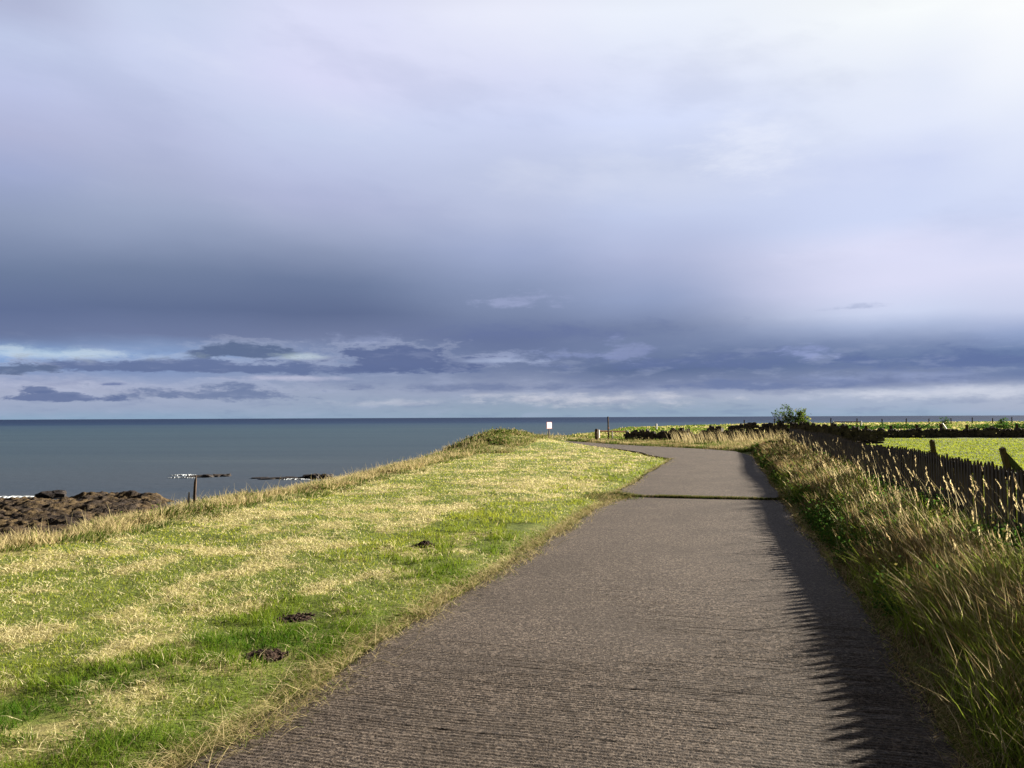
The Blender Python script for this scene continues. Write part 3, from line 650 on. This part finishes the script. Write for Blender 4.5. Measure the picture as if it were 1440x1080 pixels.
def far_verge():
    g = Veg(); n = 150000; x = rng.uniform(3.5, 21, n); y = rng.uniform(36, 55, n)
    s, w = sw(x, y); wl = np.interp(x, [p[0] for p in WALL], [p[1] for p in WALL])
    ok = ~inpoly(x, y, PATH) & (y < wl+.4) & (w < 3.4)
    pd = pdist(x, y, PATH); x, y, pd = x[ok], y[ok], pd[ok]
    far_side = (y > np.interp(x, [3.8, 4.6, 5.6, 6.8, 8, 9.2, 9.9, 10.3], [52.5, 50, 46.5, 43.7, 41.5, 38.8, 36.6, 34.5]))     # beyond the bend
    x, y, pd = x[far_side], y[far_side], pd[far_side]; n = len(x)
    cl = fbm(x*.7, y*.7, 101, 3); c2 = fbm(x*2.2, y*2.2, 102, 2)
    h = (.13+.34*ss(pd, .0, .5)*(.25+cl)*(.4+c2)*rng.random(n)+.10*rng.random(n))*(.45+.40*ss(x, 8, 13))
    dry = (rng.random(n) < np.clip(.30+3.2*(cl-.47)+1.2*(c2-.5), .05, .9)).astype(float)
    g.add(P3(x, y), h, .05*(.6+.8*rng.random(n)), R(-75)+rng.normal(0, 1, n), .2+.7*rng.random(n), dry, np.clip(1.6*(c2-.38)+.35*rng.random(n), 0, .8), 2)
    n = 600; x = rng.uniform(9, 16.5, n); y = rng.uniform(43, 47.5, n); ok = (sw(x, y)[1] < 3); x, y = x[ok], y[ok]; n = len(x); h = .6+.4*rng.random(n)
    g.add(P3(x, y), h, np.full(n, .03), R(-75)+rng.normal(0, .6, n), .2+.3*rng.random(n), np.ones(n), .7+.3*rng.random(n), 3)
    for _ in range(70):
        a, b = rng.uniform(5, 16), rng.uniform(42, 51); m_ = 120; rad = random.uniform(.2, .45); c = rng.normal(size=(m_, 3))*np.array([rad*1.5, rad, rad*.35]); c[:, 2] = np.abs(c[:, 2]); gx, gy = c[:, 0]+a, c[:, 1]+b
        okk = ~inpoly(gx, gy, PATH) & (sw(gx, gy)[1] < 3) & (gy > 52-(gx-4)*.9); cc = np.stack([gx, gy, ground_h(gx, gy)+c[:, 2]+.03], -1)[okk]
        if len(cc): g.leaves(cc, .07+.07*rng.random(len(cc)), (rng.random(len(cc)) < .35).astype(float), .0+.5*rng.random(len(cc)), .8)
    o = g.build('grass', M_PALE); props(o, 'rough grass between the bend of the lane and the dark stone wall', 'grass', kind='stuff')
    # short pasture behind the paling fence
    g = Veg(); x, y, r = polar(170000, 8, 62, 8, 52); s, w = sw(x, y); ok = (w+sh(s) > 3.12) & (y < 57.5) & ((y < 45.5) | (x > 21)); x, y, r = x[ok], y[ok], r[ok]; n = len(x)
    cl = fbm(x*.5, y*.9, 105, 3); dry = (rng.random(n) < np.clip((cl-.42)*1.1, .03, .3)).astype(float)
    near = 1-ss(sw(x, y)[1], 3.2, 4.6)
    g.add(P3(x, y), .035+.05*rng.random(n)+.16*near*rng.random(n), np.maximum(.007, .0013*r), rng.uniform(0, 6.28, n), .3+.8*rng.random(n), dry*0, .34+.34*rng.random(n)+.5*(cl-.5), 2)
    # rough tops behind the walls, out to the coast
    x, y, r = polar(70000, 50, 240, -3, 42); d = coastd(x, y); wl = np.interp(x, [p[0] for p in WALL], [p[1] for p in WALL])
    ok = (d > -.5) & (y > np.where(x < 21, wl+1, 58.5)) & (x > 5); x, y, r = x[ok], y[ok], r[ok]; n = len(x); cl = fbm(x*.06, y*.12, 106, 3)
    g.add(P3(x, y), .12+.30*rng.random(n)*cl, .0016*r, rng.uniform(0, 6.28, n), .3+.6*rng.random(n), (rng.random(n) < np.clip(cl*1.5-.3, .05, .6)).astype(float), .0+.28*rng.random(n), 2)
    o = g.build('grass', M_MOWN); props(o, 'short bright pasture behind the paling fence and rough grass out to the coast', 'grass', kind='stuff')
far_verge()

# ------------------------------------------------------------------ molehills and pale stone
def molehill(x, y, r, hh, label, seed):
    n = 26; rr = np.linspace(0, 1, 9); v = []; fs = []
    rn = random.Random(seed)
    lob = [.95+.14*math.sin(2*math.pi*k/n*2+seed)+.08*math.sin(2*math.pi*k/n*5+seed*2) for k in range(n)]
    for i, q in enumerate(rr):
        for k in range(n):
            a = 2*math.pi*k/n; R_ = r*q*lob[k]*1.15
            z = hh*math.cos(q*math.pi/2)**1.2*rn.uniform(.6, 1.3) - .03*(q == 1)
            v.append((R_*math.cos(a), R_*math.sin(a)*1.1, z))
    for i in range(8):
        for k in range(n): fs.append((i*n+k, (i+1)*n+k, (i+1)*n+(k+1) % n, i*n+(k+1) % n))
    mb = MB(); mb.add(v, fs)
    for _ in range(150):
        a, q = rn.uniform(0, 6.28), rn.random()**.6*1.25; s_ = rn.uniform(.010, .028)
        mb.rock((math.cos(a)*r*q, math.sin(a)*r*q, max(.004, hh*.8*(1-q))+s_*.3), (s_, s_, s_*.8), 6, rn.randint(0, 999), .2)
    o = mb.build('molehill', M_SOIL); o.location = (x, y, float(ground_h(np.array([x]), np.array([y]))[0])-.005)
    props(o, label, 'molehill', 'molehills in the mown grass')
molehill(-1.06, 9.95, .11, .055, 'small dark molehill in the mown grass, farthest up the field', 1)
molehill(-1.70, 6.55, .15, .028, 'brown crumbly molehill in green grass, middle one beside the lane', 2)
molehill(-1.62, 5.40, .12, .032, 'low dark molehill in the lush grass nearest the bottom of the picture', 3)
mb = MB(); mb.rock((0, 0, .03), (.16, .13, .12), 8, 5, .15)
o = mb.build('stone', M_WHITE); o.location = (1.35, 46, .35); props(o, 'small white stone lying at the far edge of the mown grass', 'stone')

# ------------------------------------------------------------------ paling fence
def build_fence():
    root = empty('paling_fence', (*xy(8, FENCE_W), 0)); props(root, 'long dark weathered paling fence along the right of the lane', 'fence')
    base = Vector(root.location)
    def top(s): return 1.05+(.03*math.sin(s*.55)+.025*math.sin(s*.23+1))*min(1, max(0, (s-8)/6))
    rot = Matrix.Rotation(-PA, 3, 'Z')         # local x across, y along the lane
    pal = []; s = .6; k = 0
    while s < 43.5:
        pal.append(s); s += .138+random.uniform(-.008, .008)
    stuff = MB(); cnt = 0
    def paling(s, mb, org):
        gx, gy = xy(s, FENCE_W-sh(s)); w_, t_ = .080*random.uniform(.90, 1.08), .020; h = top(s)+random.uniform(-.025, .02); lean = random.gauss(0, .012); z0 = .04
        tip = .055+random.uniform(-.01, .015); off = random.uniform(-.01, .01)
        prof = [(-w_/2, z0), (w_/2, z0), (w_/2, h-tip), (off, h), (-w_/2, h-tip)]
        vs = []
        for side in (-t_/2, t_/2):
            for (a, z) in prof: q = rot @ Vector((side, a+lean*z, 0)); vs.append((gx+q.x-org[0], gy+q.y-org[1], z))
        mb.add(vs, [(4, 3, 2, 1, 0), (5, 6, 7, 8, 9), (0, 1, 6, 5), (1, 2, 7, 6), (2, 3, 8, 7), (3, 4, 9, 8), (4, 0, 5, 9)])
    vis = [s for s in pal if s > 7.2][:100]
    for s in pal:
        if s in vis:
            mb = MB(); paling(s, mb, base); mb.build('paling', M_PALING, root)
        else: paling(s, stuff, base)
    o = stuff.build('palings', M_PALING, root); o['kind'] = 'stuff'
    for zc, hh in ((-.125, .10), (.38, .075)):
        s0 = .5
        while s0 < 43.5:
            s1 = min(s0+2.75, 43.6); mb = MB(); vs = []
            for s_ in (s0, s1-.012):
                z = (top(s_)+zc) if zc < 0 else zc
                for (a, b) in ((.013, -hh/2), (.053, -hh/2), (.053, hh/2), (.013, hh/2)):
                    x, y = xy(s_, FENCE_W+a-sh(s_)); vs.append((x-base.x, y-base.y, z+b))
            mb.add(vs, [(0, 1, 2, 3), (7, 6, 5, 4), (0, 4, 5, 1), (1, 5, 6, 2), (2, 6, 7, 3), (3, 7, 4, 0)]); mb.build('rail', M_PALING, root)
            s0 = s1
    s0 = 1.8
    while s0 < 43.5:
        x, y = xy(s0, FENCE_W+.11-sh(s0)); mb = MB(); mb.box((x-base.x, y-base.y, .5), (.10, .10, 1.0), rot, .004); mb.build('post', M_POST, root); s0 += 2.75
build_fence()

# ------------------------------------------------------------------ dry stone walls
def stone_wall(name, line, hs, label, cat='wall', thick=.5, m=M_STONE, course=.17, gaps=()):
    cx, cy = line[0]; root = empty(name, (cx, cy, 0)); props(root, label, cat)
    body, cope = MB(), MB(); L = 0; seed = 1
    for i in range(len(line)-1):
        (x1, y1), (x2, y2) = line[i], line[i+1]; ln = math.hypot(x2-x1, y2-y1); a = math.atan2(y2-y1, x2-x1); rot = Matrix.Rotation(a, 3, 'Z'); t = 0
        while t < ln:
            u = t/ln; H = hs[i]+(hs[i+1]-hs[i])*u; wd = random.uniform(.25, .48)
            H *= 1-.55*max([0]+[g[2]*math.exp(-((L+t-g[0])/g[1])**2) for g in gaps]); gx, gy = x1+(x2-x1)*u, y1+(y2-y1)*u
            gz = float(ground_h(np.array([gx]), np.array([gy]))[0])-.05; z = gz
            while z < gz+H:
                c = course*random.uniform(.75, 1.25); tw = wd*random.uniform(.75, 1.25); th = thick*(1-.2*(z-gz)/max(H, .1))
                q = rot @ Vector((random.uniform(-.06, .06), random.uniform(-.03, .03), 0))
                body.box((gx-cx+q.x, gy-cy+q.y, z+c/2), (tw, th*random.uniform(.9, 1.05), c*.97), rot, .028); z += c
            for _ in range(2):
                q = rot @ Vector((random.uniform(-.15, .15), random.uniform(-.05, .05), 0)); seed += 1
                cope.rock((gx-cx+q.x, gy-cy+q.y, z+random.uniform(.0, .07)), (random.uniform(.14, .26), thick*.85, random.uniform(.18, .30)), 7, seed, .2)
            t += wd*.9
        L += ln
    body.build('masonry', m, root); cope.build('coping', m, root)
stone_wall('stone_wall', WALL, [.50, .58, .92, .98, .75], 'dark dry stone wall behind the bend of the lane, shrub growing over it', gaps=((4.6, .5, .9), (1.9, .35, .8), (6.4, .3, .7), (14.4, .8, .5)))
stone_wall('stone_wall', [(21.6, 57.6), (30, 57.9), (40, 57.5), (52, 58)], [.36, .38, .40, .40], 'long low dark wall across the far side of the pasture', thick=.6)

# ------------------------------------------------------------------ wire fence behind the low wall, and a farther one
def wire_fence(pts, h, r, label, wires=(.5, .9), spread=None):
    root = empty('wire_fence', (*pts[0], 0)); props(root, label, 'fence'); ox, oy = pts[0]
    for (x, y) in pts:
        z = float(ground_h(np.array([x]), np.array([y]))[0]); mb = MB(); hh = h*random.uniform(.88, 1.08); l = random.gauss(0, .03)
        mb.tube([(x-ox, y-oy, z-.1), (x-ox+l*.5, y-oy, z+hh*.5), (x-ox+l, y-oy, z+hh-.015), (x-ox+l, y-oy, z+hh)], [r, r*.97, r*.95, r*.6], 7); mb.build('post', M_POST, root)
    for wz in wires:
        mb = MB(); mb.tube([(x-ox, y-oy+r, h*wz+float(ground_h(np.array([x]), np.array([y]))[0])) for (x, y) in pts], [.006]*len(pts), 4); mb.build('wire', M_POST, root)
wire_fence([(23.6+1.84*i, 58.9+.04*i) for i in range(13)], .92, .11, 'row of stout dark posts with wire just behind the low wall')
wire_fence([(34+5.4*i, 120+3*i) for i in range(13)], 1.15, .09, 'thin posts of a distant wire fence near the sea horizon')

# ------------------------------------------------------------------ far scrub
def bush(x, y, rx, ry, h, label, leaf=.22, n=900, m=M_LEAF, tone=(.0, .35), dry=.05):
    z = float(ground_h(np.array([x]), np.array([y]))[0]); root = empty('gorse_bush', (x, y, z)); props(root, label, 'bush', 'low bushes in the far pasture')
    g = Veg(); c = rng.normal(size=(n, 3)); c /= np.linalg.norm(c, axis=1)[:, None]; c *= (rng.random(n)**.4)[:, None]; c[:, 2] = np.abs(c[:, 2])
    lump = 1+.5*(fbm(c[:, 0]*2+x, c[:, 1]*2+y, 110, 2)-.5)*2
    c = c*np.array([rx, ry, h])*lump[:, None]; g.leaves(c+np.array([0, 0, .03]), leaf*(.6+.8*rng.random(n)), (rng.random(n) < dry).astype(float), tone[0]+(tone[1]-tone[0])*rng.random(n))
    g.build('foliage', m, root); mb = MB()
    for k in range(5): a = k*1.3; mb.tube([(0, 0, -.05), (math.cos(a)*rx*.3, math.sin(a)*ry*.3, h*.6)], [.05, .02], 5)
    mb.build('stem', M_BARK, root)
for i, (x, y, rx, h, lb) in enumerate([(36, 88, 4.2, .55, 'leftmost of the low dark bushes beyond the wire fence'), (44, 90, 4.6, .6, 'second low dark bush from the left beyond the wire fence'), (52.5, 88, 4.5, .7, 'third low dark bush from the left beyond the wire fence'), (60, 91, 4.5, .62, 'rightmost low dark bush beyond the wire fence')]):
    bush(x, y, rx, 2.2, h, lb, n=1600)
bush(74, 140, .9, .9, 1.3, 'small dark bush standing on the horizon left of its neighbour', n=300)
bush(85, 142, 1.1, .9, 1.1, 'small dark bush standing on the horizon at the far right', n=300)

# ------------------------------------------------------------------ elder shrub over the wall
def elder():
    x, y = 16.25, 47.9; z = float(ground_h(np.array([x]), np.array([y]))[0]); root = empty('shrub', (x, y, z)); props(root, 'wind bent leafy shrub rising over the dark stone wall', 'shrub')
    mb = MB(); g = Veg(); rn = random.Random(4)
    brs = []
    for k in range(22):
        a = rn.uniform(-1, 1); L = rn.uniform(1.25, 2.25)*(1-.2*abs(a)); tip = Vector((.05+a*1.05, rn.uniform(-.5, .5), L if a < .1 else L*(1-.25*a)))
        p = [Vector((0, 0, 0)).lerp(tip, t)+Vector((math.sin(t*3+k)*.06, 0, .18*math.sin(t*3.1)*(1-t))) for t in (0, .25, .5, .75, 1)]
        mb.tube(p, [.032, .025, .018, .011, .004], 5); brs.append((p, a))
        for j in range(4):
            q = p[2].lerp(p[4], rn.random()); e = q+Vector((rn.uniform(-.3, .3), rn.uniform(-.2, .2), rn.uniform(.05, .35))); mb.tube([q, (q+e)/2+Vector((0, 0, .03)), e], [.009, .006, .002], 4); brs.append(([q, q.lerp(e, .4), q.lerp(e, .6), q.lerp(e, .8), e], a))
    mb.build('branches', M_BARK, root)
    for p, a in brs:
        dens = 42 if a > .1 else (18 if a > -.45 else 5)
        for j in range(dens):
            t = rn.uniform(.35, 1.05); i = min(3, int(t*4)); q = p[i].lerp(p[i+1], t*4-i) if i < 4 else p[4]
            c = np.array([[q.x+rn.gauss(0, .09), q.y+rn.gauss(0, .12), q.z+rn.gauss(0, .08)]])
            g.leaves(c, np.array([rn.uniform(.08, .15)]), np.array([0. if rn.random() < .93 else 1.]), np.array([rn.uniform(.45, 1) if a > 0 else rn.uniform(0, .6)]), .8)
    g.build('foliage', M_SHRUB, root)
M_SHRUB = grass_mat('shrub_leaves', (.03, .065, .012), (.13, .19, .03), (.2, .17, .05), (.3, .25, .1), .45)
elder()

# ------------------------------------------------------------------ gate area: posts, sign, rail
def gz(x, y): return float(ground_h(np.array([x]), np.array([y]))[0])
def gatepost():
    x, y = 5.25, 51.0; z = gz(x, y); r = empty('gatepost', (x, y, z)); props(r, 'squat dark gatepost with a pale streak at the end of the lane', 'post')
    mb = MB(); mb.tube([(0, 0, -.1), (.01, 0, .4), (0, 0, .74), (0, 0, .80)], [.12, .115, .11, .07], 8); mb.build('post', M_POST, r)
    mb = MB(); mb.box((.01, -.122, .45), (.05, .02, .30), None, .008); mb.build('plate', M_PALESTONE, r)
gatepost()
x, y = 6.15, 52.5; p = empty('tall_post', (x, y, gz(x, y))); props(p, 'tall thin dark pole standing up against the sea by the gate', 'pole')
mb = MB(); mb.tube([(0, 0, -.1), (.01, 0, .8), (0, 0, 1.53), (0, 0, 1.56)], [.055, .05, .048, .03], 8); mb.build('pole', M_POST, p)
mb = MB(); mb.tube([(.01, -.06, .78), (.0, -.06, .86)], [.065, .065], 8); mb.build('collar', M_RUST, p)
x, y = 6.42, 52.6; p = empty('short_post', (x, y, gz(x, y))); props(p, 'short pale post right beside the tall dark pole', 'post')
mb = MB(); mb.tube([(0, 0, -.1), (0, 0, .55), (0, 0, .60)], [.05, .045, .03], 8); mb.build('post', M_PALESTONE, p)
def sign():
    x, y = 2.33, 51.5; z = gz(x, y); r = empty('sign', (x, y, z), R(48)); props(r, 'small white sign with a faded red edge standing in the clifftop grass', 'sign')
    mb = MB(); mb.box((0, .03, .45), (.06, .04, 1.1)); mb.build('post', M_POST, r)
    mb = MB(); mb.box((0, 0, .99), (.50, .014, .42)); b = mb.build('border', M_RED, r)
    mb = MB(); mb.box((0, -.010, .99), (.42, .010, .35)); mb.build('panel', M_WHITE, r)
sign()
def barrier(p0, p1, label, h=.6):
    x0, y0 = p0; x1, y1 = p1; r = empty('rail_barrier', (x0, y0, 0)); props(r, label, 'barrier'); z0, z1 = gz(*p0), gz(*p1)
    mb = MB(); mb.tube([(0, 0, z0+h), (x1-x0, y1-y0, z1+h)], [.05, .05], 7); mb.build('rail', M_RUST, r)
    for (x, y, z) in ((x0, y0, z0), (x1, y1, z1)):
        mb = MB(); mb.tube([(x-x0, y-y0, z-.1), (x-x0, y-y0, z+h+.06), (x-x0, y-y0, z+h+.09)], [.085, .085, .05], 8); mb.build('post', M_WHITE, r)
barrier((5.9, 56), (8.0, 57), 'brownish rail between white posts behind the tall dark pole', .52)
barrier((34.5, 88), (37.5, 88), 'distant reddish rail with white end posts right of the shrub', .92)
def marker(x, y, h, label, tilt=0):
    o = empty('marker_post', (x, y, gz(x, y))); o.rotation_euler = (0, R(tilt), 0); props(o, label, 'marker post')
    mb = MB(); mb.tube([(0, 0, -.1), (0, 0, h-.05), (0, 0, h)], [.11, .105, .06], 8); mb.build('shaft', M_WHITE, o)
marker(16.9, 96, .75, 'small white marker post above the stone wall, left of the shrub')
marker(41.5, 78, 1.0, 'leaning white marker post beyond the wire fence', -35)

# leftover timber behind the paling fence
def leaning_post():
    x, y = 14.2, 27.5; r = empty('leaning_post', (x, y, 0)); props(r, 'dark rotten post leaning in the pasture behind the paling fence', 'post')
    mb = MB(); mb.tube([(0, 0, -.1), (-.06, 0, .35), (-.12, 0, .75), (-.11, 0, .80)], [.10, .09, .085, .04], 7); mb.build('post', M_POST, r)
    mb = MB(); mb.tube([(-.1, .05, .62), (.05, .4, .1), (.1, .6, -.05)], [.04, .04, .04], 6); mb.build('brace', M_POST, r)
leaning_post()
def stump():
    x, y = 13.0, 21.6; r = empty('broken_post', (x, y, 0)); props(r, 'broken dark timber post with a slanting green slab at the right of the pasture', 'post')
    mb = MB(); M_ = Matrix.Rotation(R(-14), 3, 'Y'); mb.box((0, 0, .36), (.13, .12, .80), M_, .015); mb.build('post', M_POST, r)
    mb = MB(); M_ = Matrix.Rotation(R(48), 3, 'Y'); mb.box((.20, .03, .30), (.70, .16, .12), M_, .02); mb.build('slab', M_MOSSY, r)
M_MOSSY = simple('mossy_timber', (.03, .04, .022), (.09, .11, .06), 8, .9, .5, .006)
stump()
# old stump at the cliff edge on the left
def edge_stump():
    x, y = -6.15, 15.9; r = empty('wooden_stump', (x, y, gz(x, y))); props(r, 'old brown wooden stump of a post against the sea at the cliff edge', 'post')
    mb = MB(); mb.tube([(0, 0, -.1), (.0, 0, .3), (.01, 0, .55), (.025, 0, .68)], [.032, .03, .027, .01], 7); mb.build('post', M_POST, r)
    mb = MB(); mb.tube([(-.09, -.02, -.05), (-.11, -.02, .2), (-.10, -.02, .36)], [.03, .026, .012], 6); mb.build('stake', M_PALESTONE, r)
edge_stump()

# ------------------------------------------------------------------ shore
def build_rocks():
    n, k = 420, 460; X = np.linspace(-86, -30, k); Y = np.linspace(52, 112, n); x, y = np.meshgrid(X, Y)
    # reef outline: right end near bearing -22.6 degrees, seaward edge near y=100
    ed = np.minimum.reduce([(-.425*y+(fbm(x*.2, y*.2, 121, 3)-.5)*4)-x+1.5, (96+.05*(x+60)+(fbm(x*.15, y*.15, 122, 3)-.5)*9+4*ss(x, -58, -48))-y])
    a = R(25); u = x*math.cos(a)+y*math.sin(a); v_ = -x*math.sin(a)+y*math.cos(a)
    b1 = vn(u*.45, v_*1.1, 123); b2 = vn(u*1.3, v_*2.2, 124); st = np.floor((b1*1.2+b2*.5)*5)/5
    h = SL-.4+np.clip(ed*.30, -1, .50)+st*.55*ss(ed, 0, 3)+(fbm(x*1.6, y*1.6, 125, 3)-.5)*.55+.25*ss(fbm(x*.12, y*.3, 126, 3), .5, .6)
    i, j = np.meshgrid(np.arange(n-1), np.arange(k-1), indexing='ij')
    q = np.stack([i*k+j, i*k+j+1, (i+1)*k+j+1, (i+1)*k+j], -1).reshape(-1, 4)
    o = npmesh('rocky_shore', np.stack([x, y, h], -1).reshape(-1, 3), q, M_ROCK); props(o, 'brown seaweed covered rock shelf below the cliff', 'shore', kind='structure')
build_rocks()
def boulder(x, y, d, label, m=M_DARKROCK, seed=3, group=None, z=0):
    mb = MB(); mb.rock((0, 0, 0), d, 16, seed, .25); o = mb.build('boulder', m); o.location = (x, y, SL+z+d[2]*.22); props(o, label, 'boulder', group)
boulder(-56.2, 100.5, (3.0, 2.4, 1.2), 'large near black boulder at the seaward edge of the rock shelf', seed=8)
def reef(name, x, y, L, wd, hh, rz, n, label, seed):
    rn = random.Random(seed); mb = MB()
    for k in range(n):
        t = (k+.5)/n-.5; mb.rock((t*L, rn.uniform(-wd, wd)*.3, 0), (L/n*rn.uniform(1.1, 1.9), wd*rn.uniform(.6, 1), hh*rn.uniform(.5, 1.2)), 10, rn.randint(0, 999), .28)
    o = mb.build(name, M_DARKROCK); o.location = (x, y, SL+.05); o.rotation_euler = (0, 0, rz); props(o, label, 'reef')
reef('reef', -50.0, 136, 6, 3, .7, .0, 5, 'smaller dark reef awash in the sea above the wooden stump', 1)
reef('reef', -36.5, 131, 9, 3, .5, .05, 6, 'long dark reef awash in the sea close to the cliff edge grass', 2)
reef('reef', -31.3, 131, 4.2, 3, 1.3, .0, 3, 'lumpy dark rock at the right end of the long reef', 6)
def foam(x, y, L, wd, label, seed, rz=0):
    rn = random.Random(seed); n = 46; k = 7; v = []; fs = []
    for i in range(n+1):
        t = i/n; c = math.sin(t*7+seed)*wd*.35+rn.uniform(-.2, .2)*wd; hw = wd*(math.sin(math.pi*t)**.6)*rn.uniform(.35, 1)+.02
        for j in range(k+1):
            q = j/k*2-1; v.append(((t-.5)*L, c+q*hw, .22*(1-q*q)*rn.uniform(.4, 1.1)*math.sin(math.pi*t)**.5))
    for i in range(n):
        for j in range(k): a = i*(k+1)+j; fs.append((a, a+k+1, a+k+2, a+1))
    mb = MB(); mb.add(v, fs); o = mb.build('breaking_wave', M_FOAM); o.location = (x, y, SL+.01); o.rotation_euler = (0, 0, rz); props(o, label, 'wave')
foam(-64, 101.5, 10, 1.3, 'white surf breaking left of the black boulder', 1)
foam(-73.5, 99, 3.5, 1.2, 'scrap of white surf at the left edge of the picture', 2)
foam(-55.5, 139, 5, .6, 'thin white wave breaking left of the smaller reef', 3)
foam(-34.0, 128.5, 5, .5, 'thin white wave along the foot of the long reef', 4)
foam(-53.5, 133, 5, .4, 'faint white wave just in front of the smaller reef', 5)
